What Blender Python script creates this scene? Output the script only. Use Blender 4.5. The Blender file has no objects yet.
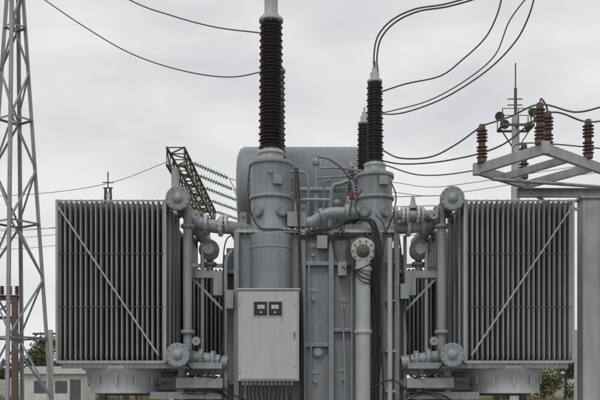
import bpy, math, random
from mathutils import Vector, Matrix
random.seed(7)
S=bpy.context.scene
CAMZ=1.6; CAMD=14.0
# survey helper: front-elevation drawing units (60 per metre on the y=0 plane), carried back to depth y
def P(u,v,y=0.0):
    k=(CAMD+y)/CAMD/60.0
    return Vector(((u-300)*k, y, CAMZ+(385-v)*k))
def K(y): return (CAMD+y)/CAMD/60.0

# ---------------- materials ----------------
def newmat(name):
    m=bpy.data.materials.new(name); m.use_nodes=True
    nt=m.node_tree; b=nt.nodes['Principled BSDF']
    return m,nt,b
def paint(name,col,rough=0.5,dirt=(0.10,0.092,0.08),amount=0.45,metal=0.0,streak=True,scale=1.0,bump=0.02,rust=0.0,var=0.12):
    m,nt,b=newmat(name); N=nt.nodes; L=nt.links
    geo=N.new('ShaderNodeNewGeometry')
    mp=N.new('ShaderNodeMapping'); mp.inputs['Scale'].default_value=(13*scale,13*scale,(0.8 if streak else 13)*scale)
    L.new(geo.outputs['Position'],mp.inputs['Vector'])
    n1=N.new('ShaderNodeTexNoise'); n1.inputs['Scale'].default_value=1; n1.inputs['Detail'].default_value=7; n1.inputs['Roughness'].default_value=.7
    L.new(mp.outputs[0],n1.inputs['Vector'])
    n2=N.new('ShaderNodeTexNoise'); n2.inputs['Scale'].default_value=2.1*scale; n2.inputs['Detail'].default_value=7; n2.inputs['Roughness'].default_value=.65
    L.new(geo.outputs['Position'],n2.inputs['Vector'])
    r1=N.new('ShaderNodeMapRange'); r1.inputs[1].default_value=.47; r1.inputs[2].default_value=.72; r1.inputs[3].default_value=0; r1.inputs[4].default_value=amount
    L.new(n1.outputs[0],r1.inputs[0])
    hv=N.new('ShaderNodeMapRange'); hv.inputs[1].default_value=.33; hv.inputs[2].default_value=.67; hv.inputs[3].default_value=1-var; hv.inputs[4].default_value=1+var
    L.new(n2.outputs[0],hv.inputs[0])
    sc=N.new('ShaderNodeVectorMath'); sc.operation='SCALE'; sc.inputs[0].default_value=col
    L.new(hv.outputs[0],sc.inputs['Scale'])
    mx=N.new('ShaderNodeMix'); mx.data_type='RGBA'; mx.inputs[7].default_value=(*dirt,1)
    L.new(r1.outputs[0],mx.inputs[0]); L.new(sc.outputs[0],mx.inputs[6])
    out=mx.outputs[2]
    if rust>0:
        n3=N.new('ShaderNodeTexNoise'); n3.inputs['Scale'].default_value=14; n3.inputs['Detail'].default_value=8; n3.inputs['Roughness'].default_value=.7
        L.new(geo.outputs['Position'],n3.inputs['Vector'])
        r3=N.new('ShaderNodeMapRange'); r3.inputs[1].default_value=.72-rust*.35; r3.inputs[2].default_value=.80-rust*.35
        L.new(n3.outputs[0],r3.inputs[0])
        m3=N.new('ShaderNodeMix'); m3.data_type='RGBA'; m3.inputs[7].default_value=(.12,.055,.03,1)
        L.new(r3.outputs[0],m3.inputs[0]); L.new(out,m3.inputs[6]); out=m3.outputs[2]
    L.new(out,b.inputs['Base Color'])
    rr=N.new('ShaderNodeMapRange'); rr.inputs[3].default_value=rough-.10; rr.inputs[4].default_value=rough+.18
    L.new(n2.outputs[0],rr.inputs[0]); L.new(rr.outputs[0],b.inputs['Roughness'])
    b.inputs['Metallic'].default_value=metal
    if bump>0:
        bp=N.new('ShaderNodeBump'); bp.inputs['Strength'].default_value=.35; bp.inputs['Distance'].default_value=bump
        L.new(n2.outputs[0],bp.inputs['Height']); L.new(bp.outputs[0],b.inputs['Normal'])
    return m
M={}
M['tank']=paint('tank_paint',(.222,.243,.262),.42,amount=.5,rust=.04)
M['light']=paint('light_grey_paint',(.39,.41,.42),.45,amount=.35)
M['box']=paint('cabinet_paint',(.44,.455,.46),.40,amount=.14,bump=.004,var=.05)
M['rad']=paint('radiator_paint',(.255,.268,.278),.5,amount=.55)
M['radframe']=paint('radiator_frame_paint',(.36,.375,.385),.5,amount=.42)
M['pipe']=paint('pipe_paint',(.27,.292,.31),.40,amount=.45,rust=.04)
M['galv']=paint('galvanised_steel',(.37,.385,.40),.5,amount=.42,metal=.2,rust=.08)
M['mast']=paint('mast_steel',(.30,.315,.33),.6,amount=.5,rust=.12)
M['white']=paint('white_flange_paint',(.50,.50,.48),.5,amount=.6,rust=.12)
M['rust']=paint('rusty_steel',(.12,.085,.065),.8,amount=.5,rust=.4)
M['bronze']=paint('brown_old_paint',(.12,.10,.08),.8,amount=.5)
M['porcelain']=paint('dark_porcelain',(.022,.015,.015),.22,dirt=(.075,.07,.07),amount=.4,streak=False,bump=0)
M['porc_red']=paint('brown_porcelain',(.085,.046,.037),.3,dirt=(.15,.12,.1),amount=.55,streak=False,bump=0)
M['black']=paint('black_rubber_cable',(.018,.018,.019),.6,amount=.3,dirt=(.07,.065,.06),bump=0)
M['wire']=paint('aluminium_conductor',(.11,.11,.10),.6,amount=.3,bump=0)
M['glass']=paint('green_glass_insulator',(.22,.31,.22),.15,amount=.2,bump=0)
M['concrete']=paint('concrete',(.44,.44,.43),.9,dirt=(.22,.21,.19),amount=.5,bump=.01)
M['window']=paint('dark_window_glass',(.012,.013,.015),.15,amount=.05,bump=0)
M['shedwall']=paint('whitewashed_wall',(.62,.61,.57),.85,amount=.45)
M['roof']=paint('metal_roof',(.3,.3,.3),.6,amount=.4)
M['bark']=paint('bark',(.09,.07,.05),.9)
M['red']=paint('red_paint',(.24,.05,.04),.5)
M['dark']=paint('dark_metal',(.09,.097,.105),.6,amount=.4)

# ---------------- mesh builder ----------------
class B:
    def __init__(s): s.v=[]; s.f=[]; s.sm=[]
    def add(s,vs,fs,smooth=False):
        o=len(s.v); s.v+= [tuple(x) for x in vs]
        for f in fs: s.f.append(tuple(i+o for i in f)); s.sm.append(smooth)
    def box(s,a,b):
        x0,x1=sorted((a[0],b[0])); y0,y1=sorted((a[1],b[1])); z0,z1=sorted((a[2],b[2]))
        vs=[(x,y,z) for x in(x0,x1) for y in(y0,y1) for z in(z0,z1)]
        s.add(vs,[(0,1,3,2),(4,6,7,5),(0,4,5,1),(2,3,7,6),(0,2,6,4),(1,5,7,3)])
    def beam(s,p,q,w,h,up=(0,0,1)):
        p=Vector(p);q=Vector(q);d=(q-p).normalized();up=Vector(up)
        if abs(d.dot(up))>.98: up=Vector((0,1,0))
        r=d.cross(up).normalized()*(w/2); u=r.cross(d).normalized()*(h/2)
        vs=[]
        for c in(p,q): vs+=[c-r-u,c+r-u,c+r+u,c-r+u]
        s.add(vs,[(0,3,2,1),(4,5,6,7),(0,1,5,4),(1,2,6,5),(2,3,7,6),(3,0,4,7)])
    def angle(s,p,q,w,t,side):
        p=Vector(p);q=Vector(q);d=(q-p).normalized();a=Vector(side);a=(a-d*a.dot(d)).normalized();b=d.cross(a)
        for x,y in((a,b),(b,a)):
            vs=[]
            for c in(p,q): vs+=[c,c+x*w,c+x*w+y*t,c+y*t]
            s.add(vs,[(0,3,2,1),(4,5,6,7),(0,1,5,4),(1,2,6,5),(2,3,7,6),(3,0,4,7)])
    def channel(s,p,q,h,w,t,side):
        p=Vector(p);q=Vector(q);sd=Vector(side).normalized()
        s.beam(p,q,t,h)
        z=Vector((0,0,h/2-t/2-.0015))
        s.beam(p+z+sd*(w/2),q+z+sd*(w/2),w,t); s.beam(p-z+sd*(w/2),q-z+sd*(w/2),w,t)
    def lathe(s,o,axis,prof,n=24,smooth=True):
        o=Vector(o);d=Vector(axis).normalized();a=d.orthogonal().normalized();b=d.cross(a)
        vs=[];fs=[]
        for r,h in prof:
            for i in range(n):
                t=2*math.pi*i/n; vs.append(o+d*h+(a*math.cos(t)+b*math.sin(t))*r)
        for j in range(len(prof)-1):
            for i in range(n):
                k=(i+1)%n; fs.append((j*n+i,j*n+k,(j+1)*n+k,(j+1)*n+i))
        s.add(vs,fs,smooth)
        s.add(vs[:n],[tuple(range(n-1,-1,-1))]); s.add(vs[-n:],[tuple(range(n))])
    def cyl(s,p,q,r,r2=None,n=20):
        p=Vector(p);q=Vector(q); s.lathe(p,q-p,[(r,0),(r if r2 is None else r2,(q-p).length)],n)
    def flange(s,c,axis,r,t,nb=12,bolt=.014):
        c=Vector(c);d=Vector(axis).normalized()
        s.lathe(c,d,[(r-.005,-t/2-.002),(r,-t/2+.003),(r,t/2-.003),(r-.005,t/2+.002)],28)
        a=d.orthogonal().normalized();b=d.cross(a)
        for i in range(nb):
            th=2*math.pi*(i+.5)/nb; q=c+(a*math.cos(th)+b*math.sin(th))*(r-.028)
            s.cyl(q-d*(t/2+.018),q+d*(t/2+.018),bolt,n=6)
    def tube(s,pts,r,n=8,sub=8):
        pts=[Vector(p) for p in pts]
        c=[pts[0]*2-pts[1]]+pts+[pts[-1]*2-pts[-2]]
        path=[]
        if sub<=1: path=pts
        else:
            for i in range(1,len(c)-2):
                for j in range(sub):
                    t=j/sub;p0,p1,p2,p3=c[i-1:i+3]
                    path.append(.5*((2*p1)+(p2-p0)*t+(2*p0-5*p1+4*p2-p3)*t*t+(3*p1-p0-3*p2+p3)*t**3))
            path.append(pts[-1])
        ref=None;vs=[]
        for i,p in enumerate(path):
            d=(path[min(i+1,len(path)-1)]-path[max(i-1,0)]).normalized()
            if ref is None: ref=d.orthogonal().normalized()
            ref=(ref-d*ref.dot(d)).normalized(); b=d.cross(ref)
            for k in range(n):
                t=2*math.pi*k/n; vs.append(p+(ref*math.cos(t)+b*math.sin(t))*r)
        fs=[]
        for j in range(len(path)-1):
            for i in range(n):
                k=(i+1)%n; fs.append((j*n+i,j*n+k,(j+1)*n+k,(j+1)*n+i))
        s.add(vs,fs,True)
        s.add(vs[:n],[tuple(range(n-1,-1,-1))]); s.add(vs[-n:],[tuple(range(n))])
    def obj(s,name,mat,parent=None,bevel=0):
        me=bpy.data.meshes.new(name); me.from_pydata(s.v,[],s.f); me.polygons.foreach_set('use_smooth',s.sm); me.update()
        o=bpy.data.objects.new(name,me); S.collection.objects.link(o); me.materials.append(M[mat] if isinstance(mat,str) else mat)
        if parent: o.parent=parent
        if bevel:
            md=o.modifiers.new('bevel','BEVEL'); md.width=bevel; md.segments=2; md.limit_method='ANGLE'; md.angle_limit=math.radians(50)
        return o
def empty(name):
    e=bpy.data.objects.new(name,None); S.collection.objects.link(e); e.empty_display_size=.3; return e

# ================= POWER TRANSFORMER =================
T=empty('power_transformer')
X0=.25
def bushing(bp,x,y,z0,z1,r0,r1,nsh):
    H=z1-z0; prof=[(r0*.7,0)]
    for i in range(nsh):
        t=i/nsh; r=r0+(r1-r0)*t; h=H*t; st=H/nsh; rr=r if i%2==0 else r*.90
        prof+=[(r*.74,h+.02*st),(rr*.97,h+.30*st),(rr,h+.40*st),(rr*.96,h+.50*st),(r*.74,h+.92*st)]
    prof.append((r1*.72,H))
    bp.lathe((x,y,z0),(0,0,1),prof,32)
ztop=4.29
tank=B(); tl=B(); bl=B(); pi=B(); wh=B(); por=B(); rd=B(); lg=B()
YB=5.8
tank.box((X0-1.36,.6,.45),(X0+1.36,YB,ztop-.06))
tank.box((X0-1.56,.95,.5),(X0-1.363,YB-.3,ztop-.25)); tank.box((X0+1.363,.95,.5),(X0+1.56,YB-.3,ztop-.25))
cov=B(); cov.box((X0-1.46,.52,ztop-.055),(X0+1.46,YB+.08,ztop)); 
for i in range(30): 
    x=X0-1.4+i*2.8/29; cov.cyl((x,.56,ztop-.09),(x,.56,ztop+.035),.016,n=6)
cov.obj('tank_cover_flange','light',T,.005)
for u in(237,303,331,379,396):
    p=P(u,300,.6); tank.box((p.x-.045,.46,.5),(p.x+.045,.598,ztop-.07))
for v,u0,u1 in((264,304.8,329),(345,304.8,329),(264,333.2,352),(330,333.2,352)):
    a=P(u0,v,.6);b=P(u1,v,.6); tank.box((a.x,.50,a.z-.04),(b.x,.597,a.z+.03))
for s in(-1,1):
    for y in(1.4,2.6,3.8,5.0): tank.box((X0+s*1.562,y,.6),(X0+s*1.66,y+.09,ztop-.3))
    tank.box((X0+s*1.365,.62,ztop-.75),(X0+s*1.60,.945,ztop-.68)); tank.box((X0+s*1.365,.62,1.6),(X0+s*1.66,.945,1.68))
c=P(271,232,.6)
tank.lathe((c.x,.62,2.9),(0,0,1),[(.34,0),(.365,.02),(.365,ztop-.1-2.9),(.34,ztop-.09-2.9)],32)
tank.box((c.x-.36,.30,2.2),(c.x+.33,.598,2.88))
tank.box((X0-1.5,.4,.25),(X0+1.5,.7,.45)); tank.box((X0-1.5,YB-.3,.25),(X0+1.5,YB,.45))
tank.obj('tank','tank',T,.012)
d=B()
for u,v in((313,290),(343,300),(315,372),(343,370),(313,246)):
    p=P(u,v,.6); d.box((p.x-.07,.585,p.z-.035),(p.x+.07,.598,p.z+.035))
    d.cyl((p.x,.60,p.z-.16),(p.x,.54,p.z-.16),.03)
p=P(318,352,.6); d.lathe((p.x,.6,p.z),(0,-1,0),[(.11,0),(.11,.03),(.07,.035),(.07,.08)],20)
for z in(3.15,3.95): d.lathe((c.x,.62,z),(0,0,1),[(.366,0),(.374,.004),(.374,.03),(.366,.034)],32)
d.obj('tank_pads','pipe',T,.004)
jb=B()
for u,v,w_,h_ in((322,243,.16,.2),(230,300,.12,.3),(404,292,.13,.24),(342,270,.13,.2)):
    p=P(u,v,.5); jb.box((p.x-w_/2,.40,p.z-h_/2),(p.x+w_/2,.58,p.z+h_/2)); jb.box((p.x-w_/2-.01,.385,p.z-h_/2-.01),(p.x+w_/2+.01,.40,p.z+h_/2+.01))
jb.obj('junction_boxes','pipe',T,.006)

xl=-.514; xr=1.33
for i,y in enumerate((.95,3.35)):
    for x,R,tt in((xl,.355,5.55),(xr,.31,5.34)):
        tl.lathe((x,y,ztop),(0,0,1),[(R+.07,0),(R+.07,.04),(R,.05),(R,tt-ztop-.06),(R+.03,tt-ztop-.06),(R+.03,tt-ztop),(R*.75,tt-ztop+.02),(R*.62,tt-ztop+.09),(R*.62,tt-ztop+.14)],36)
        tl.flange((x,y,ztop+.62),(0,0,1),R+.035,.05,20,.013)
        tl.flange((x,y,ztop+.03),(0,0,1),R+.09,.04,20,.013)
    wh.flange((xl,y,5.72),(0,0,1),.235,.05,12); wh.lathe((xl,y,5.68),(0,0,1),[(.2,0),(.2,.05),(.16,.08),(.16,.14)],28)
    wh.flange((xr,y,5.50),(0,0,1),.20,.04,12); wh.lathe((xr,y,5.47),(0,0,1),[(.16,0),(.16,.05),(.13,.08),(.13,.12)],28)
    bushing(por,xl,y,5.80,8.05,.228,.205,38)
    bushing(por,xr,y,5.56,6.97,.165,.145,26)
    lg.lathe((xl,y,8.05),(0,0,1),[(.15,0),(.215,.01),(.215,.06),(.12,.07),(.12,.48),(.15,.5),(.15,.56),(.05,.6),(.05,.75)],28)
    for a in range(8):
        th=a*math.pi/4; lg.cyl((xl+.19*math.cos(th),y+.19*math.sin(th),8.03),(xl+.19*math.cos(th),y+.19*math.sin(th),8.14),.012,n=6)
    lg.lathe((xr,y,6.97),(0,0,1),[(.10,0),(.135,.01),(.135,.05),(.08,.06),(.08,.18),(.05,.2),(.05,.26),(.02,.27),(.02,.36)],20)
lg.box((xr-.035,.93,7.12),(xr+.035,.97,7.36))
lg.obj('bushing_terminals','light',T,.003)
por.obj('bushing_porcelain','porcelain',T)
for x,y,R in((xl,.95,.355),(xr,.95,.31)):
    for a in(-60,-125):
        dx,dy=math.cos(math.radians(a)),math.sin(math.radians(a))
        tl.flange((x+dx*(R+.03),y+dy*(R+.03),ztop+.35),(dx,dy,0),.10,.05,8,.01)
    tl.box((x+.05,y-R-.05,ztop+.8),(x+.2,y-R+.06,ztop+.95))
    for a in(20,160,-90):
        dx,dy=math.cos(math.radians(a)),math.sin(math.radians(a))
        tl.cyl((x+dx*(R+.05),y+dy*(R+.05),ztop+1.02),(x+dx*R*.95,y+dy*R*.95,ztop+1.02),.035)
tl.obj('bushing_turrets','pipe',T,.004)
sp=B()
for x,y,z0,h,r in((.95,1.6,5.1,.55,.07),(1.08,2.2,5.15,.55,.07)):
    bushing(sp,x,y,z0,z0+h,r,r*.9,9); wh.cyl((x,y,z0+h),(x,y,z0+h+.1),.03); wh.cyl((x,y,z0-.1),(x,y,z0),.09)
    pi.cyl((x,y,ztop),(x,y,z0-.1),.11)
sp.obj('neutral_bushings','porc_red',T)
cz=6.0;cy=5.0;r=.95
cons=B(); cons.lathe((-1.36,cy,cz),(1,0,0),[(.3,-.06),(r*.8,-.03),(r*.95,.03),(r,.12),(r,.9),(r+.012,.905),(r+.012,.93),(r,.935),(r,2.62),(r*.95,2.70),(r*.8,2.76),(.3,2.79)],64)
cons.obj('conservator','tank',T)
cs=B()
for x in(-.9,.95):
    cs.box((x-.08,cy-.5,ztop),(x+.08,cy-.35,cz-.6)); cs.box((x-.08,cy+.35,ztop),(x+.08,cy+.5,cz-.6))
cs.obj('conservator_supports','pipe',T,.005)

fins=B(); fr=B(); fan=B(); fanb=B()
def plate(b,x,t,y0,y1,z0,z1,ch=.07):
    pts=[(y0,z0+ch),(y0+.02,z0+.02),(y0+ch,z0),(y1-ch,z0),(y1,z0+ch),(y1,z1-ch),(y1-ch,z1),(y0+ch,z1),(y0+.02,z1-.02),(y0,z1-ch)]
    n=len(pts);vs=[(x-t/2,)+p for p in pts]+[(x+t/2,)+p for p in pts]
    b.add(vs,[tuple(range(n-1,-1,-1)),tuple(range(n,2*n))]+[(i,(i+1)%n,n+(i+1)%n,n+i) for i in range(n)])
def radiator(s,xo,xi,y0,y1,z0,z1,n,detail=True):
    for i in range(n):
        x=xo+(xi-xo)*(i+.5)/n; ox=random.uniform(-.005,.005)
        X=X0+s*x+ox; dz=random.uniform(-.006,.006)
        plate(fins,X,.024,y0+.02+random.uniform(-.004,.004),y1,z0+dz,z1+dz)
        for k in range(5):
            yy=y0+.12+k*(y1-y0-.24)/4
            plate(fins,X,.036,yy-.07,yy+.07,z0+.10,z1-.10,.03)
        if detail and i%2==0: fr.box((X-.012,y0+.06,z1),(X+.012,y0+.12,z1+.028))
    a=X0+s*xo;b=X0+s*xi
    for z in(z0+.12,z1-.12):
        for y in(y0+.35,y1-.35): rd.cyl((a,y,z),(b,y,z),.055)
    if detail:
        for X in(a,b):
            fr.box((X-.022,y0-.02,z0-.02),(X+.022,y0+.05,z1+.01)); fr.box((X-.022,y1-.05,z0-.02),(X+.022,y1+.02,z1+.01))
            fr.box((X-.010,y0+.05,z0-.01),(X+.010,y1-.05,z0+.06)); fr.box((X-.010,y0+.05,z1-.06),(X+.010,y1-.05,z1))
        fr.box((min(a,b)+.022,y0-.018,z0-.03),(max(a,b)-.022,y0+.012,z0+.015))
        fr.box((min(a,b)+.022,y0-.014,z1-.022),(max(a,b)-.022,y0+.014,z1+.004))
        for t in(.34,.67):
            z=z0+(z1-z0)*t; rd.box((min(a,b),y0+.008,z-.005),(max(a,b),y0+.016,z+.005))
        p=Vector((a,y0-.030,z1-.08)); q=Vector((b+s*.10,y0-.030,z0+.10))
        dd=(q-p).normalized(); nn=Vector((0,-1,0)).cross(dd)*.014; t=Vector((0,.006,0))
        fr.add([p-nn-t,q-nn-t,q+nn-t,p+nn-t,p-nn+t,q-nn+t,q+nn+t,p+nn+t],[(0,1,2,3),(7,6,5,4),(0,4,5,1),(2,6,7,3),(1,5,6,2),(0,3,7,4)])
for s in(-1,1):
    radiator(s,4.30,2.50,0,1.55,1.99,4.68,21)
    radiator(s,4.20,2.42,2.6,4.15,1.99,4.68,20,detail=False)
    radiator(s,2.40,1.72,2.7,4.0,1.9,3.92,8,detail=False)
    fr.box((X0+s*1.70,2.62,3.93),(X0+s*2.42,2.70,4.0)); fr.box((X0+s*1.70,2.62,1.8),(X0+s*2.42,2.70,1.88))
    xin=X0+s*2.47
    for y in(.35,.8,1.2): fr.box((xin-.012,y-.03,2.05),(xin+.012,y+.03,4.6))
    for yy in(.75,3.35):
        cx=X0+s*3.34
        fan.lathe((cx,yy,1.46),(0,0,1),[(.60,0),(.60,.02),(.585,.05),(.59,.20),(.62,.30),(.67,.40),(.67,.46),(.655,.46),(.57,.26),(.56,.06),(.60,.0)],48)
        for a in range(12):
            th=a*math.pi/6; fan.box((cx+.63*math.cos(th)-.012,yy+.63*math.sin(th)-.012,1.62),(cx+.63*math.cos(th)+.012,yy+.63*math.sin(th)+.012,1.80))
        fanb.cyl((cx,yy,1.50),(cx,yy,1.82),.14)
        for a in range(6):
            th=a*math.pi/3; fanb.beam((cx+math.cos(th)*.1,yy+math.sin(th)*.1,1.66),(cx+math.cos(th)*.52,yy+math.sin(th)*.52,1.72),.18,.012,(math.sin(th)*.4,-math.cos(th)*.4,1))
        for a in(0,1): fanb.beam((cx-.6,yy-.1+.2*a,1.60),(cx+.6,yy-.1+.2*a,1.60),.04,.04)
    for yy in(.10,1.45,2.7,4.05):
        pi.channel((X0+s*4.25,yy,1.925),(X0+s*1.56,yy,1.925),.10,.06,.01,(0,1,0))
    for yy in(.25,1.3): pi.box((X0+s*1.56,yy-.05,1.55),(X0+s*2.35,yy+.05,1.72))
    for xx in(2.62,4.05):
        for yy in(2.2,4.4):
            rd.box((X0+s*xx-.06,yy-.06,.25),(X0+s*xx+.06,yy+.06,1.86))
    rd.beam((X0+s*2.62,2.2,1.45),(X0+s*4.05,2.2,1.45),.08,.12); rd.beam((X0+s*2.62,4.4,1.5),(X0+s*4.05,4.4,1.5),.08,.12)
    pi.cyl((X0+s*1.6,1.9,1.62),(X0+s*3.0,1.9,1.62),.11); pi.flange((X0+s*2.0,1.9,1.62),(1,0,0),.17,.06,10); pi.flange((X0+s*2.55,1.9,1.62),(1,0,0),.17,.06,10)
    rd.box((X0+s*1.6,2.3,.6),(X0+s*2.5,2.9,1.55))
    hx=X0+s*2.28
    for z in(4.70,2.10):
        pi.cyl((hx,-.02,z),(hx,4.3,z),.125,n=28)
        pi.flange((hx,-.06,z),(0,1,0),.20,.045,12,.015); pi.flange((hx,0.0,z),(0,1,0),.20,.04,12,.015)
        pi.lathe((hx,-.08,z),(0,-1,0),[(.09,0),(.085,.02),(.02,.035)],20)
        for yy in(.4,1.15,3.0,3.75):
            pi.cyl((hx,yy,z),(X0+s*2.5,yy,z-.02 if z>3 else z+.02),.06)
            pi.flange((X0+s*2.43,yy,z),(1,0,0),.10,.04,8,.01)
    vx=X0+s*2.16
    pi.cyl((vx,.30,2.2),(vx,.30,4.62),.075); 
    pi.flange((vx,.30,2.5),(0,0,1),.12,.05,8,.012); pi.flange((vx,.30,4.3),(0,0,1),.12,.05,8,.012)
    pi.cyl((vx-s*.22,.55,2.2),(vx-s*.22,.55,4.05),.035)
    pi.tube([(hx,.45,4.65),(hx-s*.12,.45,4.52),(hx-s*.3,.45,4.38),(hx-s*.55,.45,4.33),(hx-s*.85,.6,4.33),(hx-s*1.1,.9,4.33)],.115,18,6)
    pi.flange((hx-s*.42,.45,4.345),(1,0,0),.175,.06,10,.014)
    wh.flange((hx-s*.66,.49,4.33),(1,0,0),.17,.05,10,.014)
    pi.cyl((hx,.5,2.1),(X0+s*1.5,.5,1.98),.12); pi.flange((X0+s*1.95,.5,2.045),(1,0,0),.18,.06,10)
    pi.flange((X0+s*1.75,.5,2.01),(1,0,0),.18,.06,10)
    pi.lathe((X0+s*1.83,.75,3.95),(0,-1,0),[(.12,-.2),(.15,-.1),(.15,.12),(.18,.13),(.18,.17),(.09,.2),(.09,.26)],20)
    pi.cyl((X0+s*1.83,.75,3.9),(X0+s*1.83,.75,3.55),.06); pi.flange((X0+s*1.83,.75,3.72),(0,0,1),.12,.04,8)
    pi.box((X0+s*1.56,.50,3.45),(X0+s*2.25,.60,3.57)); pi.box((X0+s*1.56,.50,3.15),(X0+s*1.75,.9,3.45))
    pi.beam((X0+s*1.58,.55,2.9),(X0+s*2.1,.55,3.44),.04,.05,(0,1,0))
    for z in(4.45,2.35):
        pi.cyl((hx-s*.3,.2,z-.02),(hx-s*.3,-.02,z-.02),.018); pi.lathe((hx-s*.3,.0,z-.02),(0,-1,0),[(.07,0),(.075,.01),(.07,.02)],16)
    pi.box((hx-.05,.35,.3),(hx+.05,.45,1.98)); rd.flange((hx,.4,1.72),(0,0,1),.15,.04,8)
    pi.box((X0+s*1.75,.35,.3),(X0+s*1.85,.45,1.55))
    pi.channel((X0+s*1.58,.30,1.42),(X0+s*2.8,.30,1.42),.12,.06,.01,(0,1,0))
fins.obj('radiator_panels','rad',T); fr.obj('radiator_frames','radframe',T,.003)
fan.obj('fan_shrouds','light',T); fanb.obj('fan_motors','dark',T)
rd.obj('radiator_headers','dark',T)

def pp(pts,r,n=14,b=pi): b.tube([P(*q) for q in pts],r,n,6)
pp([(316,226,.8),(316,155,.8)],.035); pi.flange(P(316,190,.8),(0,0,1),.08,.05,8,.01); pi.lathe(P(316,165,.8),(0,0,1),[(.06,0),(.07,.03),(.07,.10),(.03,.12)],14)
pp([(308,226,1.2),(308,180,1.2),(300,172,1.2),(290,172,1.2)],.025)
pp([(320,168,.8),(340,168,.8),(362,171,.9)],.022)
pp([(316,178,.8),(350,176,.9)],.02)
pp([(300,223,.75),(312,222,.75),(322,216,.75),(332,213,.75),(346,213,.75),(358,213,.85)],.10,20)
pi.flange(P(322,216,.75),(1,0,.35),.14,.06,10); pi.flange(P(347,213,.76),(1,0,0),.15,.06,10)
pi.box(P(293,224,.75)-Vector((.1,.12,.06)),P(303,213,.75)+Vector((.05,.12,0)))
pp([(330,226,1.5),(332,190,1.5),(340,184,1.5),(352,184,1.5),(353,220,1.5)],.04)
pp([(296,228,.7),(296,205,.7),(303,200,.7),(330,200,.7)],.03)
pp([(324,228,1.0),(324,186,1.0),(330,180,1.0)],.02); pp([(337,228,.9),(337,205,.9)],.028); pi.lathe(P(337,205,.9),(0,0,1),[(.05,0),(.06,.02),(.06,.08),(.02,.1)],12)
pp([(300,190,1.6),(345,190,1.6)],.05)
for u,h in((243,22),(303,30),(338,26),(396,20)):
    p=P(u,230,1.0); pi.box((p.x-.06,.98,ztop),(p.x+.06,1.02,ztop+h*K(1))); pi.cyl((p.x,.95,ztop+h*K(1)-.06),(p.x,1.05,ztop+h*K(1)-.06),.03)
a=P(393,215,.3);b=P(438,215,.3); pi.cyl(a,b,.085,n=24)
for u,R in((395,.16),(403,.14),(407,.14),(418,.15),(422,.15),(436,.16)): (wh if 400<u<425 else pi).flange(P(u,215,.3),(1,0,0),R,.04,10,.012)
pi.lathe(P(413,209,.3),(0,0,1),[(.09,0),(.09,.05),(.05,.07),(.03,.20)],16); 
for u,R in((206,.15),(222,.14),(226,.14)): wh.flange(P(u,223,.42),(1,0,0),R,.035,10,.012)
rl=B(); p=P(352,196,1.0); rl.box(p-Vector((.05,.06,.06)),p+Vector((.05,.06,.06))); rl.obj('gas_relay','red',T,.01)
dp=B(); dp.cyl(P(363,262,.36),Vector((P(363,262,.36).x,.36,.35)),.128,n=28)
dp.lathe(P(363,251,.46),(0,-1,0),[(.19,-.14),(.19,.03),(.215,.035),(.215,.075),(.205,.08),(.1,.082)],36)
dp.cyl(P(390,238,.3),Vector((P(390,238,.3).x,.3,.5)),.042); 
for v in(262,300,350,390): dp.box(P(386,v,.34),P(394,v+2.5,.58))
for v in(268,330): dp.lathe(P(363,v,.36),(0,0,-1),[(.15,0),(.155,.01),(.155,.05),(.15,.06)],28)
dp.obj('drain_down_pipe','light',T,.003)
ru=B(); q=P(363,251,.385); ru.lathe(q,(0,-1,0),[(.12,0),(.115,.02),(.05,.025),(.045,.06)],28)
for i in range(10):
    t=i*math.pi/5; ru.cyl(q+Vector((math.cos(t)*.175,.02,math.sin(t)*.175)),q+Vector((math.cos(t)*.175,-.03,math.sin(t)*.175)),.016,n=6)
ru.obj('rusty_blind_flange','bronze',T)
pp([(226,400,.5),(226,300,.5),(226,262,.5),(232,250,.5)],.03)
pp([(405,236,.6),(405,300,.6),(405,400,.6)],.03)
pp([(340,440,.5),(345,386,.45),(342,300,.5)],.014)
pp([(352,262,.5),(352,440,.5)],.018); pp([(309,262,.5),(309,300,.5),(311,340,.5),(309,440,.5)],.012)
pi.obj('oil_piping','pipe',T); wh.obj('white_flanges','white',T)

cab=B(); a=P(238,381,.0); b=P(299,290,.0)
cab.box((a.x,.0,a.z),(b.x,.34,b.z)); cab.box((a.x-.025,-.03,b.z),(b.x+.025,.36,b.z+.025))
cab.obj('control_cabinet','box',T,.008)
dr=B(); e=.035
wx0,wz0=P(254,316,0).x,P(254,316,0).z; wx1,wz1=P(282,302,0).x,P(282,302,0).z
y1=-.018
dr.box((a.x+e,y1,a.z+e),(b.x-e,-.002,wz0)); dr.box((a.x+e,y1,wz1),(b.x-e,-.002,b.z-e))
dr.box((a.x+e,y1,wz0),(wx0,-.002,wz1)); dr.box((wx1,y1,wz0),(b.x-e,-.002,wz1))
dr.obj('cabinet_door','box',T)
db=B()
for (x0,x1,z0,z1) in((wx0-.02,wx1+.02,wz1,wz1+.02),(wx0-.02,wx1+.02,wz0-.02,wz0),(wx0-.02,wx0,wz0,wz1),(wx1,wx1+.02,wz0,wz1),((wx0+wx1)/2-.012,(wx0+wx1)/2+.012,wz0,wz1)):
    db.box((x0,-.026,z0),(x1,-.019,z1))
for z in(a.z+.2,b.z-.2): db.cyl((a.x+.028,-.022,z-.05),(a.x+.028,-.022,z+.05),.012)
db.box((b.x-.09,-.035,(a.z+b.z)/2-.06),(b.x-.065,-.02,(a.z+b.z)/2+.06))
for z in(a.z+.25,b.z-.25): db.cyl((b.x-.07,-.03,z),(b.x-.07,-.018,z),.018)
db.obj('cabinet_trim','light',T,.002)
w=B(); w.box((wx0,-.010,wz0),(wx1,-.004,wz1)); w.obj('meter_window','window',T)
g=B()
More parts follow.
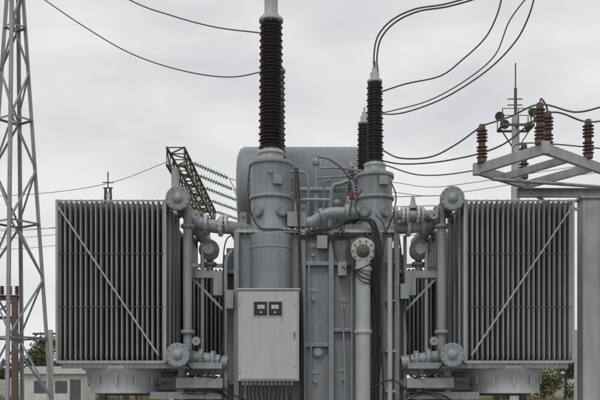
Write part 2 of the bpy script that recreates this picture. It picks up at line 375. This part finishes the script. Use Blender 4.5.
for cx in((wx0*3+wx1)/4,(wx0+3*wx1)/4):
    g.box((cx-.06,-.014,wz0+.12),(cx+.06,-.011,wz0+.185)); g.cyl((cx,-.015,wz0+.06),(cx,-.011,wz0+.06),.018)
g.box((a.x+.68,-.021,a.z+1.0),(a.x+.8,-.0185,a.z+1.06))
g.obj('meter_dials','white',T)
lk=B(); lk.box((b.x-.088,-.045,(a.z+b.z)/2-.03),(b.x-.068,-.036,(a.z+b.z)/2+.05)); lk.obj('door_handle','dark',T,.003)
gl=B()
for i in range(13):
    x=a.x+.08+i*.068; z0=a.z
    gl.cyl((x,.10,z0-.07),(x,.10,z0),.024,n=6)
    bl.tube([(x,.10,z0-.04),(x+random.uniform(-.015,.015),.10,z0-.25),(x+random.uniform(-.12,.12),.18,z0-.7),(x+random.uniform(-.15,.15),.2,.3)],.014,8,5)
gl.obj('cable_glands','galv',T)
def cable(pts,r=.012,j=0): bl.tube([P(u+random.uniform(-j,j),v,y+random.uniform(-.02,.02)) for u,v,y in pts],r,8,6)
for i in range(3): cable([(294+i*2,168,.7),(297+i*1.5,200,.6),(298+i,230,.43),(299.5+i*1.2,280,.40),(301+i*1.2,340,.40),(301.5+i,381,.4),(300+i*2,440,.4)],.011,.6)
for i in range(10):
    o=i*1.3
    cable([(336+o*2,224,.5),(352+o,219,.46),(368+o*.6,222,.42),(375+o*.4,245,.40),(373+o*.6,290,.40),(374+o*.6,340,.42),(372+o*.7,392,.42),(370+o,450,.4)],.011,1.8)
for i in range(3): cable([(340,228,.45),(349-i,240,.40),(352-i*2,262,.38),(360,280-i*4,.2),(372,285-i*3,.3),(376,300,.4)],.010,1)
for i in range(5): cable([(300,236+i*.6,.44),(320,233+i*1.2,.43),(340,236+i,.42),(352,234+i,.42),(366,236,.40),(378,250+i*3,.38)],.009,1.2)
cable([(376,215,.5),(384,226,.4),(383,252,.3),(376,275,.34),(378,320,.4),(383,380,.4),(381,440,.4)],.011); cable([(345,226,.5),(333,240,.42),(338,262,.42),(350,270,.3),(362,268,.2),(374,262,.3)],.010)
cable([(362,190,.6),(357,198,.55),(356,210,.5),(366,222,.45)],.012); cable([(391,182,.6),(396,196,.5),(393,215,.1),(386,232,.4)],.012)
cable([(250,165,.6),(248,190,.55),(252,215,.5),(262,229,.5),(280,230,.45),(298,231,.45)],.012)
for i in range(4): cable([(305+i*3,231,.5),(320,229+i,.48),(340,226,.5),(352,222,.5)],.011,1)
cable([(318,157,.8),(330,160,.7),(345,172,.7),(352,190,.7),(350,215,.6)],.010)
cable([(205,395,.3),(210,370,.3),(222,350,.4),(224,250,.5),(236,233,.5)],.011); cable([(425,398,.3),(418,370,.3),(409,352,.4),(402,262,.5),(399,236,.5)],.011)
cable([(216,380,.2),(228,392,.2),(240,398,.25),(252,402,.25)],.012); cable([(372,388,.2),(392,380,.25),(410,392,.25),(432,394,.3)],.012)
for i in range(3): cable([(184+i*2,394,.2),(200,388+i*3,.2),(215,390+i,.25),(228,396+i*2,.3),(236,420,.3)],.010,2); cable([(395,404,.3),(405,396+i*2,.28),(420,392+i,.25),(440,394+i*2,.2),(455,402,.2)],.010,2)
for s in(-1,1): bl.tube([(X0+s*2.2,.1,2.0),(X0+s*2.05,.05,1.85),(X0+s*1.9,.1,1.75),(X0+s*1.7,.2,1.72),(X0+s*1.5,.35,1.5)],.014,8,6)
bl.obj('control_cables','black',T)

fo=B(); fo.box((-5,-.6,-.1),(5.5,6.6,.25)); fo.obj('transformer_foundation','concrete',None,.02)

# ================= LATTICE MAST (near left) =================
LM=empty('lattice_mast')
lm=B(); lb=B()
c=P(15,385,1.0); cx=c.x
def leg(i,z):
    zt=1.6+533*K(1); R=.74*(zt-z)/(zt-0)
    th=math.radians(10+90*i); return Vector((cx+R*math.cos(th),1+R*math.sin(th),z))
zb=.2; ztm=9.8
for i in range(4): lm.angle(leg(i,zb),leg(i,ztm),.066,.009,Vector((cx,1,0))-leg(i,0)+Vector((0,.02,0)))
lv=[.2,1.35,2.45,3.5,4.5,5.45,6.35,7.2,8.0,8.75,9.5]
for k in range(len(lv)-1):
    for i in range(4):
        j=(i+1)%4; a,b=(i,j) if (k+i)%2 else (j,i)
        lb.angle(leg(a,lv[k]),leg(b,lv[k+1]),.034,.006,Vector((cx,1,5))-leg(i,5))
        if k%2==0: lb.angle(leg(i,lv[k]),leg(j,lv[k]),.034,.006,(0,0,-1))
lm.obj('mast_legs','mast',LM); lb.obj('mast_bracing','mast',LM)
fb=B(); fb.box((cx-.9,.1,-.1),(cx+.9,1.9,.2)); fb.obj('mast_footing','concrete',LM,.02)

# ================= DISCONNECTOR (right) =================
DC=empty('disconnector_switch')
A=Vector((2.95,0,5.2)); Bp=Vector((3.72,-1.25,5.2)); Dp=Vector((4.08,1.05,5.2)); E=Bp+(Dp-A)*1.75; C=Vector((6.0,1.05,5.2))
fb=B()
fb.channel(A,Bp,.16,.07,.012,(1,.6,0)); fb.channel(A,Dp,.16,.07,.012,(-.7,.7,0))
fb.channel(Bp,E,.16,.07,.012,(-.7,.7,0)); fb.channel(Dp-Vector((.2,0,.165)),C-Vector((0,0,.165)),.16,.09,.012,(0,-1,0))
m1=(A+Dp)/2; m2=(Bp+(Dp-A)*.5); fb.channel(m1,m2,.12,.06,.01,(1,.6,0))
fb.channel(Dp,Bp+(Dp-A)*1.0,.14,.06,.01,(1,.6,0))
fb.beam(Dp+Vector((0,0,-.1)),Dp+Vector((.5,.0,-.45)),.05,.05); fb.beam(Dp+Vector((.5,0,-.45)),Vector((5.0,1.05,4.75)),.05,.05)
fb.cyl(A+Vector((.3,.2,-.12)),E+Vector((-.3,.2,-.12)),.03)
for p in(A,Bp): fb.box(p+Vector((-.06,-.06,-.1)),p+Vector((.06,.06,.09)))
fb.obj('support_frame','galv',DC,.003)
ins=B(); cap=B()
Xs=[A+(Bp-A)*.08,A+(Bp-A)*.93,Bp+(Dp-A)*.30+Vector((-.15,.18,0)),Bp+(Dp-A)*.85,m1+(Dp-A)*.42]
tops=[]
for n_,p in enumerate(Xs):
    z=p.z+.09; cap.cyl((p.x,p.y,z-.01),(p.x,p.y,z+.05),.075); R_=.088 if n_ not in(1,2) else .082
    for k in range(2):
        prof=[(.045,0)]
        for q in range(4): prof+=[(.05,.01+q*.055),(R_,.02+q*.055),(R_+.004,.032+q*.055),(.05,.05+q*.055)]
        ins.lathe((p.x,p.y,z+.05+k*.27),(0,0,1),prof,24)
        cap.cyl((p.x,p.y,z+.27+k*.27),(p.x,p.y,z+.32+k*.27),.055)
    tops.append(Vector((p.x,p.y,z+.60)))
    cap.cyl((p.x,p.y,z+.58),(p.x,p.y,z+.62),.045)
cap.tube([tops[1]+Vector((0,0,.02)),tops[1]+Vector((.05,.1,.12)),tops[2]+Vector((-.04,-.04,.10)),tops[2]],.014,8,5)
ins.obj('post_insulators','porc_red',DC); cap.obj('insulator_caps','bronze',DC)
po=B(); x=P(591,200,1.1).x; po.box((x-.19,.98,-.2),(x+.19,1.3,4.93)); po.obj('concrete_support_post','concrete',DC,.02)
bk=B(); bk.box((x-.23,.95,4.93),(x+.23,1.33,4.97)); bk.box((x+.14,.90,0.4),(x+.18,.978,4.6)); bk.obj('post_cap','galv',DC)

# ================= FLOODLIGHT MAST =================
FM=empty('floodlight_mast'); y=25;k=K(y); q=P(515.5,385,y); fm=B(); fs=B(); fl=B()
def F(u,v): return P(u,v,y)
fm.lathe((q.x,y,0),(0,0,1),[(.28,0),(.17,F(515,116).z)],20)
fm.obj('concrete_pole_shaft','concrete',FM)
zt=F(515,116).z
fs.cyl((q.x,y,zt),(q.x,y,F(515,88).z),.07); fs.cyl((q.x,y,F(515,88).z),(q.x,y,F(515,63).z),.03)
a=F(500,128);b=F(531,128)
for dy in(-.5,.5):
    fs.beam((a.x,y+dy,a.z),(b.x,y+dy,a.z),.08,.1); fs.beam((a.x,y+dy,a.z+.75),(b.x,y+dy,a.z+.75),.03,.03)
for xx in(a.x,q.x,b.x):
    fs.beam((xx,y-.5,a.z),(xx,y+.5,a.z),.08,.08)
    for dy in(-.5,.5): fs.beam((xx,y+dy,a.z),(xx,y+dy,a.z+.75),.04,.04)
fs.beam((a.x,y,a.z),(q.x,y,a.z-1.1),.05,.05); fs.beam((b.x,y,a.z),(q.x,y,a.z-1.1),.05,.05)
for u,v in((501,114),(531,110),(527,124),(506,122)):
    p=F(u,v); fl.lathe(p+Vector((0,.15,0)),(0.35*(1 if u>515 else -1),-1,-.6),[(.08,-.05),(.12,0),(.20,.22),(.22,.26),(.20,.27)],16); fs.cyl(p,(p.x,y,a.z),.03)
for v in(105,99): p=F(515,v); fs.beam(p-Vector((.35,0,0)),p+Vector((.35,0,0)),.04,.04)
fs.obj('platform_and_spire','bronze',FM); fl.obj('floodlights','dark',FM)

# ================= LIGHTNING ROD MAST =================
LR=empty('lightning_rod_mast'); y=40;k=K(y); q=P(108,385,y); lr=B()
zt=P(108,188,y).z
for i in range(4):
    th=math.radians(45+90*i); d=Vector((math.cos(th),math.sin(th),0))
    lr.beam(Vector((q.x,y,0))+d*.8,Vector((q.x,y,zt))+d*.22,.08,.08)
    d2=Vector((math.cos(th+math.pi/2),math.sin(th+math.pi/2),0))
    for j in range(10):
        t0=j/10;t1=(j+1)/10; f=lambda dd,t:Vector((q.x,y,zt*t))+dd*(.8-.58*t)
        lr.beam(f(d,t0),f(d2,t1),.04,.04)
lr.cyl((q.x,y,zt),(q.x,y,P(108,172,y).z),.04)
lr.beam((q.x-.35,y,zt+.35),(q.x+.35,y,zt+.35),.06,.06); lr.beam((q.x-.3,y,zt),(q.x+.3,y,zt),.08,.08)
lr.obj('rod_and_lattice','bronze',LR)

# ================= STEEL GANTRY =================
G=empty('switchyard_gantry'); gb=B(); gi=B(); gp=B()
zx=13.9; gx=-6.45; y0g,y1g=29.5,46
def gnode(i,j,t):
    return Vector((gx+(-.45 if i==0 else .45),y0g+(y1g-y0g)*t,zx-(.9 if j==0 else 0)))
NN=14
for i in(0,1):
    for j in(0,1): gb.beam(gnode(i,j,0),gnode(i,j,1),.10,.10)
for n in range(NN):
    t0=n/NN;t1=(n+1)/NN
    for i in(0,1):
        a,b=(0,1) if n%2 else (1,0)
        gb.beam(gnode(i,a,t0),gnode(i,b,t1),.06,.06); gb.beam(gnode(i,0,t0),gnode(i,1,t0),.05,.05)
    for j in(0,1):
        a,b=(0,1) if n%2 else (1,0)
        gb.beam(gnode(a,j,t0),gnode(b,j,t1),.06,.06); gb.beam(gnode(0,j,t0),gnode(1,j,t0),.05,.05)
gb.obj('lattice_crossbeam','bronze',G)
for yy in(y0g+.6,y1g-.6):
    gp.lathe((gx-.1,yy,0),(0,0,1),[(.3,0),(.2,zx-.92)],16)
gp.obj('concrete_columns','concrete',G)
hw=B()
for n,yy in enumerate((30.8,33.5,36.5,40,43.5)):
    p=Vector((gx+.5,yy,zx-.35)); d=Vector((1,0.05,-.42+n*.02)).normalized()
    hw.cyl(p,p+d*.35,.03)
    for q in range(13):
        gi.lathe(p+d*(.35+q*.15),d,[(.03,0),(.12,.02),(.13,.05),(.05,.08),(.04,.14)],12)
    e=p+d*2.35
    hw.tube([e,e+Vector((2.5,0,-.6)),e+Vector((6,0,-1.0)),e+Vector((12,0,-.9))],.02,6,5)
    hw.tube([e,e+Vector((.5,.1,-1.2)),e+Vector((.3,.1,-3.5)),e+Vector((0,0,-6))],.02,6,5)
    if n%3==0: hw.tube([Vector((gx-.5,yy,zx-.35)),Vector((gx-4,yy,zx-1.6)),Vector((gx-9,yy,zx-2.2)),Vector((gx-16,yy,zx-2.3))],.015,6,5)
gi.obj('glass_insulator_strings','glass',G); hw.obj('gantry_conductors','wire',G)

# ================= small posts at far left =================
SP=empty('bus_support_portal'); sp=B(); y=20
for u in(15,-12):
    p=P(u,297,y); sp.box((p.x-.11,y-.11,0),(p.x+.11,y+.11,p.z))
a=P(-20,298,y);b=P(19,298,y); sp.channel(a,b,.22,.1,.02,(0,-1,0)); sp.channel(P(-20,318,y),P(19,318,y),.12,.1,.02,(0,-1,0))
sp.beam(P(-12,318,y),P(15,300,y),.06,.06)
sp.obj('portal_frame','rust',SP)
si=B()
for u in(2,10,17):
    p=P(u,294,y); prof=[(.06,0)]
    for q in range(5): prof+=[(.06,.02+q*.07),(.12,.035+q*.07),(.06,.07+q*.07)]
    si.lathe(p-Vector((0,0,.03)),(0,0,1),prof,12)
si.obj('portal_insulators','porc_red',SP)
UP=empty('concrete_pole'); up=B()
y=30
p=P(50,330,y); up.lathe((p.x,y,0),(0,0,1),[(.22,0),(.15,p.z)],16); up.obj('pole_shaft','concrete',UP)
u2=B(); u2.beam(p+Vector((-.9,0,-.2)),p+Vector((.9,0,-.2)),.1,.1); u2.obj('pole_crossarm','rust',UP)
UP=empty('concrete_pole'); up=B(); y=35; p=P(577,330,y); up.lathe((p.x,y,0),(0,0,1),[(.2,0),(.13,p.z)],16); up.obj('pole_shaft','concrete',UP)

# ================= WIRES =================
def wire(name,pts,r=.016,pair=0):
    b=B(); b.tube([P(*q) for q in pts],r,8,10)
    if pair: b.tube([P(u+pair,v+pair*.8,y+.05) for u,v,y in pts],r,8,10)
    b.obj(name,'wire')
wire('overhead_conductor',[(-30,-62,6),(10,-25,5.5),(45,0,5),(85,27,4.6),(130,53,4.2),(180,70,3.8),(230,77,3.5),(273,69,3.35)],.013)
wire('overhead_conductor',[(60,-40,4),(130,0,3),(170,15,2.5),(215,27,1.8),(262,33,1.2)],.013) 
wire('overhead_conductor',[(375,70,.95),(374,55,.9),(378,36,.8),(392,20,.6),(415,9,.4),(445,4,.2),(480,-6,0),(520,-20,0)],.015,3)
wire('overhead_conductor',[(375,94,1.2),(405,84,1.0),(440,76,.8),(462,60,.6),(485,38,.4),(497,15,.2),(503,-8,0)],.014)
wire('overhead_conductor',[(367,112,3.3),(395,114,3),(425,106,2.6),(455,92,2.2),(490,68,1.8),(515,42,1.4),(528,18,1.0),(536,-8,.8)],.015)
wire('overhead_conductor',[(367,116,3.35),(395,110,3),(430,100,2.6),(466,80,2.2),(495,55,1.8),(510,20,1.4),(536,-14,.9)],.012)
t0=tops[0];t1=tops[1]
def wire3(name,pts,r=.014):
    b=B(); b.tube(pts,r,8,10); b.obj(name,'wire')
wire3('jumper_conductor',[P(382,150,1.4),P(400,158,1.0),P(430,157,.6),P(455,145,.3),t0])
wire3('jumper_conductor',[t0,t0+(t1-t0)*.5+Vector((0,0,-.02)),t1,P(575,112,-1.5),P(605,106,-1.8),P(640,98,-2)])
wire3('jumper_conductor',[P(378,160,1.6),P(405,164,1.2),P(450,160,.6),P(500,146,0),tops[2],P(590,122,-.6),P(640,112,-1)])
wire3('jumper_conductor',[P(385,165,1.8),P(420,175,1.6),P(465,172,1.2),P(510,160,.8),tops[4]+Vector((0,0,.02)),P(640,152,0)],.012)
for v,yy in((229,60),(236,60),(247,60)):
    wire('distribution_line',[(-40,v-1,yy),(10,v+2,yy),(60,v-2,yy),(120,v-9,yy),(200,v-25,yy)],.022)
wire('distribution_line',[(392,192,40),(430,196,40),(470,191,40),(540,180,40),(620,170,40)],.02)
wire('distribution_line',[(392,182,40),(430,187,40),(470,183,40),(540,172,40),(620,160,40)],.02)

# ================= SHED =================
SH=empty('white_shed'); y=48; a=P(22,385,y);b=P(82,385,y); h=P(0,374,y).z
w=B(); w.box((a.x,y,-.1),(b.x,y+4,h)); w.obj('walls','shedwall',SH)
r=B(); zz=h
r.add([(a.x-.3,y-.3,zz),(b.x+.3,y-.3,zz),(b.x+.3,y+4.3,zz),(a.x-.3,y+4.3,zz),(a.x-.3,y+2,zz+.6),(b.x+.3,y+2,zz+.6)],[(0,1,5,4),(2,3,4,5),(0,4,3),(1,2,5),(0,3,2,1)])
r.obj('roof','roof',SH)
w=B()
for t in(.2,.55): x=a.x+(b.x-a.x)*t; w.box((x,y-.03,1.0),(x+.9,y+.02,1.9))
w.box((a.x+(b.x-a.x)*.8,y-.03,0),(a.x+(b.x-a.x)*.8+.8,y+.02,2.0)); w.obj('windows_and_door','dark',SH)

# ================= FENCE =================
FE=empty('concrete_panel_fence'); fp=B(); fq=B(); yf=82
for i in range(-20,20):
    x=i*3.0; dz=random.uniform(-.06,.06)
    fp.box((x+.1,yf,-.1),(x+2.9,yf+.12,2.25+dz)); fq.box((x-.12,yf-.08,-.1),(x+.098,yf+.2,2.4+dz))
    for r_ in(.7,1.3,1.9): fp.box((x+.25,yf-.03,r_-.22),(x+2.75,yf-.001,r_+.22))
fp.obj('panels','concrete',FE); fq.obj('posts','concrete',FE)

# ================= GROUND =================
def ground_mat():
    m,nt,b=newmat('ground_soil_grass'); N=nt.nodes;L=nt.links
    geo=N.new('ShaderNodeNewGeometry')
    n1=N.new('ShaderNodeTexNoise'); n1.inputs['Scale'].default_value=.05; n1.inputs['Detail'].default_value=8
    n2=N.new('ShaderNodeTexNoise'); n2.inputs['Scale'].default_value=14; n2.inputs['Detail'].default_value=6
    for n in(n1,n2): L.new(geo.outputs['Position'],n.inputs['Vector'])
    cr=N.new('ShaderNodeValToRGB'); cr.color_ramp.elements[0].color=(.10,.11,.05,1); cr.color_ramp.elements[0].position=.42
    cr.color_ramp.elements[1].color=(.22,.19,.13,1); cr.color_ramp.elements[1].position=.6
    L.new(n1.outputs[0],cr.inputs[0])
    c2=N.new('ShaderNodeValToRGB'); c2.color_ramp.elements[0].color=(.4,.4,.4,1); c2.color_ramp.elements[0].position=.35; c2.color_ramp.elements[1].color=(1.1,1.1,1.1,1); c2.color_ramp.elements[1].position=.65
    L.new(n2.outputs[0],c2.inputs[0])
    mx=N.new('ShaderNodeMix'); mx.data_type='RGBA'; mx.blend_type='MULTIPLY'; mx.inputs[0].default_value=1
    L.new(cr.outputs[0],mx.inputs[6]); L.new(c2.outputs[0],mx.inputs[7]); L.new(mx.outputs[2],b.inputs['Base Color'])
    b.inputs['Roughness'].default_value=.95
    bp=N.new('ShaderNodeBump'); bp.inputs['Distance'].default_value=.03; L.new(n2.outputs[0],bp.inputs['Height']); L.new(bp.outputs[0],b.inputs['Normal'])
    return m
g=B(); R=2500; g.add([(-R,-R,0),(R,-R,0),(R,R,0),(-R,R,0)],[(0,1,2,3)]); g.obj('ground',ground_mat())
gy=B(); gy.add([(-12,-16,.004),(14,-16,.004),(14,14,.004),(-12,14,.004)],[(0,1,2,3)])
gy.obj('gravel_yard',paint('gravel',(.20,.195,.185),.95,dirt=(.08,.077,.072),amount=.8,streak=False,scale=4,var=.3))

# ================= TREES =================
def leafmat(name,c1,c2):
    m,nt,b=newmat(name); N=nt.nodes;L=nt.links
    geo=N.new('ShaderNodeNewGeometry'); n=N.new('ShaderNodeTexNoise'); n.inputs['Scale'].default_value=.35; n.inputs['Detail'].default_value=5
    L.new(geo.outputs['Position'],n.inputs['Vector'])
    cr=N.new('ShaderNodeValToRGB'); cr.color_ramp.elements[0].color=(*c1,1); cr.color_ramp.elements[0].position=.38; cr.color_ramp.elements[1].color=(*c2,1); cr.color_ramp.elements[1].position=.62
    L.new(n.outputs[0],cr.inputs[0]); L.new(cr.outputs[0],b.inputs['Base Color']); b.inputs['Roughness'].default_value=.8
    return m
TR=empty('tree_row'); lf=B(); tk=B()
def tree(x,y,h,w,nl,ls,lf=lf,tk=tk):
    tk.cyl((x,y,0),(x,y,h*.55),.18*h/7,.07*h/7,8)
    cl=[]
    for i in range(10):
        th=random.uniform(0,6.28); rr=w*random.uniform(.1,.7); zc=h*random.uniform(.2,.88)
        c=Vector((x+rr*math.cos(th),y+rr*math.sin(th),zc)); cl.append((c,w*random.uniform(.28,.5)))
        tk.cyl((x,y,h*random.uniform(.15,.5)),c,.05*h/7,.02,5)
    for i in range(nl):
        c,r=random.choice(cl); d=Vector((random.gauss(0,1),random.gauss(0,1),random.gauss(0,.8))).normalized()*r*random.uniform(.4,1.05)
        p=c+d; a=Vector((random.gauss(0,1),random.gauss(0,1),random.gauss(0,1))).normalized()*ls*random.uniform(.6,1.3); b=a.orthogonal().normalized()*ls*.6
        lf.add([p-a,p-b,p+a,p+b],[(0,1,2,3)])
for i in range(80):
    x=-95+i*2.4+random.uniform(-1.2,1.2); y=random.uniform(100,125)
    tree(x,y,random.uniform(4.5,8.0),random.uniform(2.2,3.2),380,.32)
for x,y,h in((-17.5,62,6.0),(-15.2,64,4.6),(-19.8,64,6.8),(-21.5,60,6.2),(-23.5,62,6.5),(21.5,60,3.6),(18.6,60,2.8),(24,62,4.5)): tree(x,y,h,2.0,1300,.15)
lf.obj('foliage',leafmat('leaves',(.04,.055,.022),(.12,.12,.045)),TR); tk.obj('trunks','bark',TR)
gr=B()
for i in range(7000):
    x=random.uniform(-45,48); y=random.uniform(50,81); h=random.uniform(.2,.8); a=random.uniform(-.3,.3); w=.05
    if -21<x<-12 and 46<y<53: continue
    gr.add([(x-w,y,0),(x+w,y,0),(x+a,y+random.uniform(-.2,.2),h)],[(0,1,2)])
gr.obj('dry_grass',leafmat('dry_grass_blades',(.12,.11,.05),(.24,.20,.10)))

# ================= LIGHT / WORLD =================
el=math.radians(56); az=math.radians(200)
W=bpy.data.worlds.new('World'); S.world=W; W.use_nodes=True; nt=W.node_tree; N=nt.nodes; L=nt.links
bg=N['Background']; bg.inputs['Strength'].default_value=.1
sky=N.new('ShaderNodeTexSky'); sky.sky_type='NISHITA'; sky.sun_disc=False; sky.sun_elevation=el; sky.sun_rotation=az
tc=N.new('ShaderNodeTexCoord'); mp=N.new('ShaderNodeMapping'); mp.inputs['Scale'].default_value=(1.5,1.5,3.4); mp.inputs['Location'].default_value=(.4,.1,.3)
L.new(tc.outputs['Generated'],mp.inputs['Vector'])
n=N.new('ShaderNodeTexNoise'); n.inputs['Scale'].default_value=2.8; n.inputs['Detail'].default_value=4; n.inputs['Roughness'].default_value=.5; n.inputs['Distortion'].default_value=.15
L.new(mp.outputs[0],n.inputs['Vector'])
cr=N.new('ShaderNodeValToRGB'); cr.color_ramp.interpolation='EASE'; e=cr.color_ramp.elements
e[0].position=.30; e[0].color=(.66,.67,.69,1); e[1].position=.66; e[1].color=(.86,.86,.865,1)
L.new(n.outputs[0],cr.inputs[0])
sc=N.new('ShaderNodeVectorMath'); sc.operation='SCALE'; sc.inputs['Scale'].default_value=10.0
L.new(cr.outputs[0],sc.inputs[0])
mx=N.new('ShaderNodeMix'); mx.data_type='RGBA'; mx.inputs[0].default_value=.95
L.new(sky.outputs[0],mx.inputs[6]); L.new(sc.outputs[0],mx.inputs[7]); L.new(mx.outputs[2],bg.inputs['Color'])
sd=bpy.data.lights.new('sun','SUN'); sd.energy=1.1; sd.angle=math.radians(18); sd.color=(1,.98,.95)
so=bpy.data.objects.new('sun',sd); S.collection.objects.link(so)
dirv=Vector((math.sin(az)*math.cos(el),math.cos(az)*math.cos(el),math.sin(el)))
so.rotation_euler=dirv.to_track_quat('Z','Y').to_euler()

cd=bpy.data.cameras.new('camera'); co=bpy.data.objects.new('camera',cd); S.collection.objects.link(co)
co.location=(0,-CAMD,CAMZ); co.rotation_euler=(math.radians(90),0,0)
cd.sensor_width=36; cd.lens=50.4; cd.shift_y=185/600; cd.clip_end=6000; S.camera=co
S.view_settings.view_transform='Standard'; S.view_settings.look='None'; S.view_settings.exposure=0
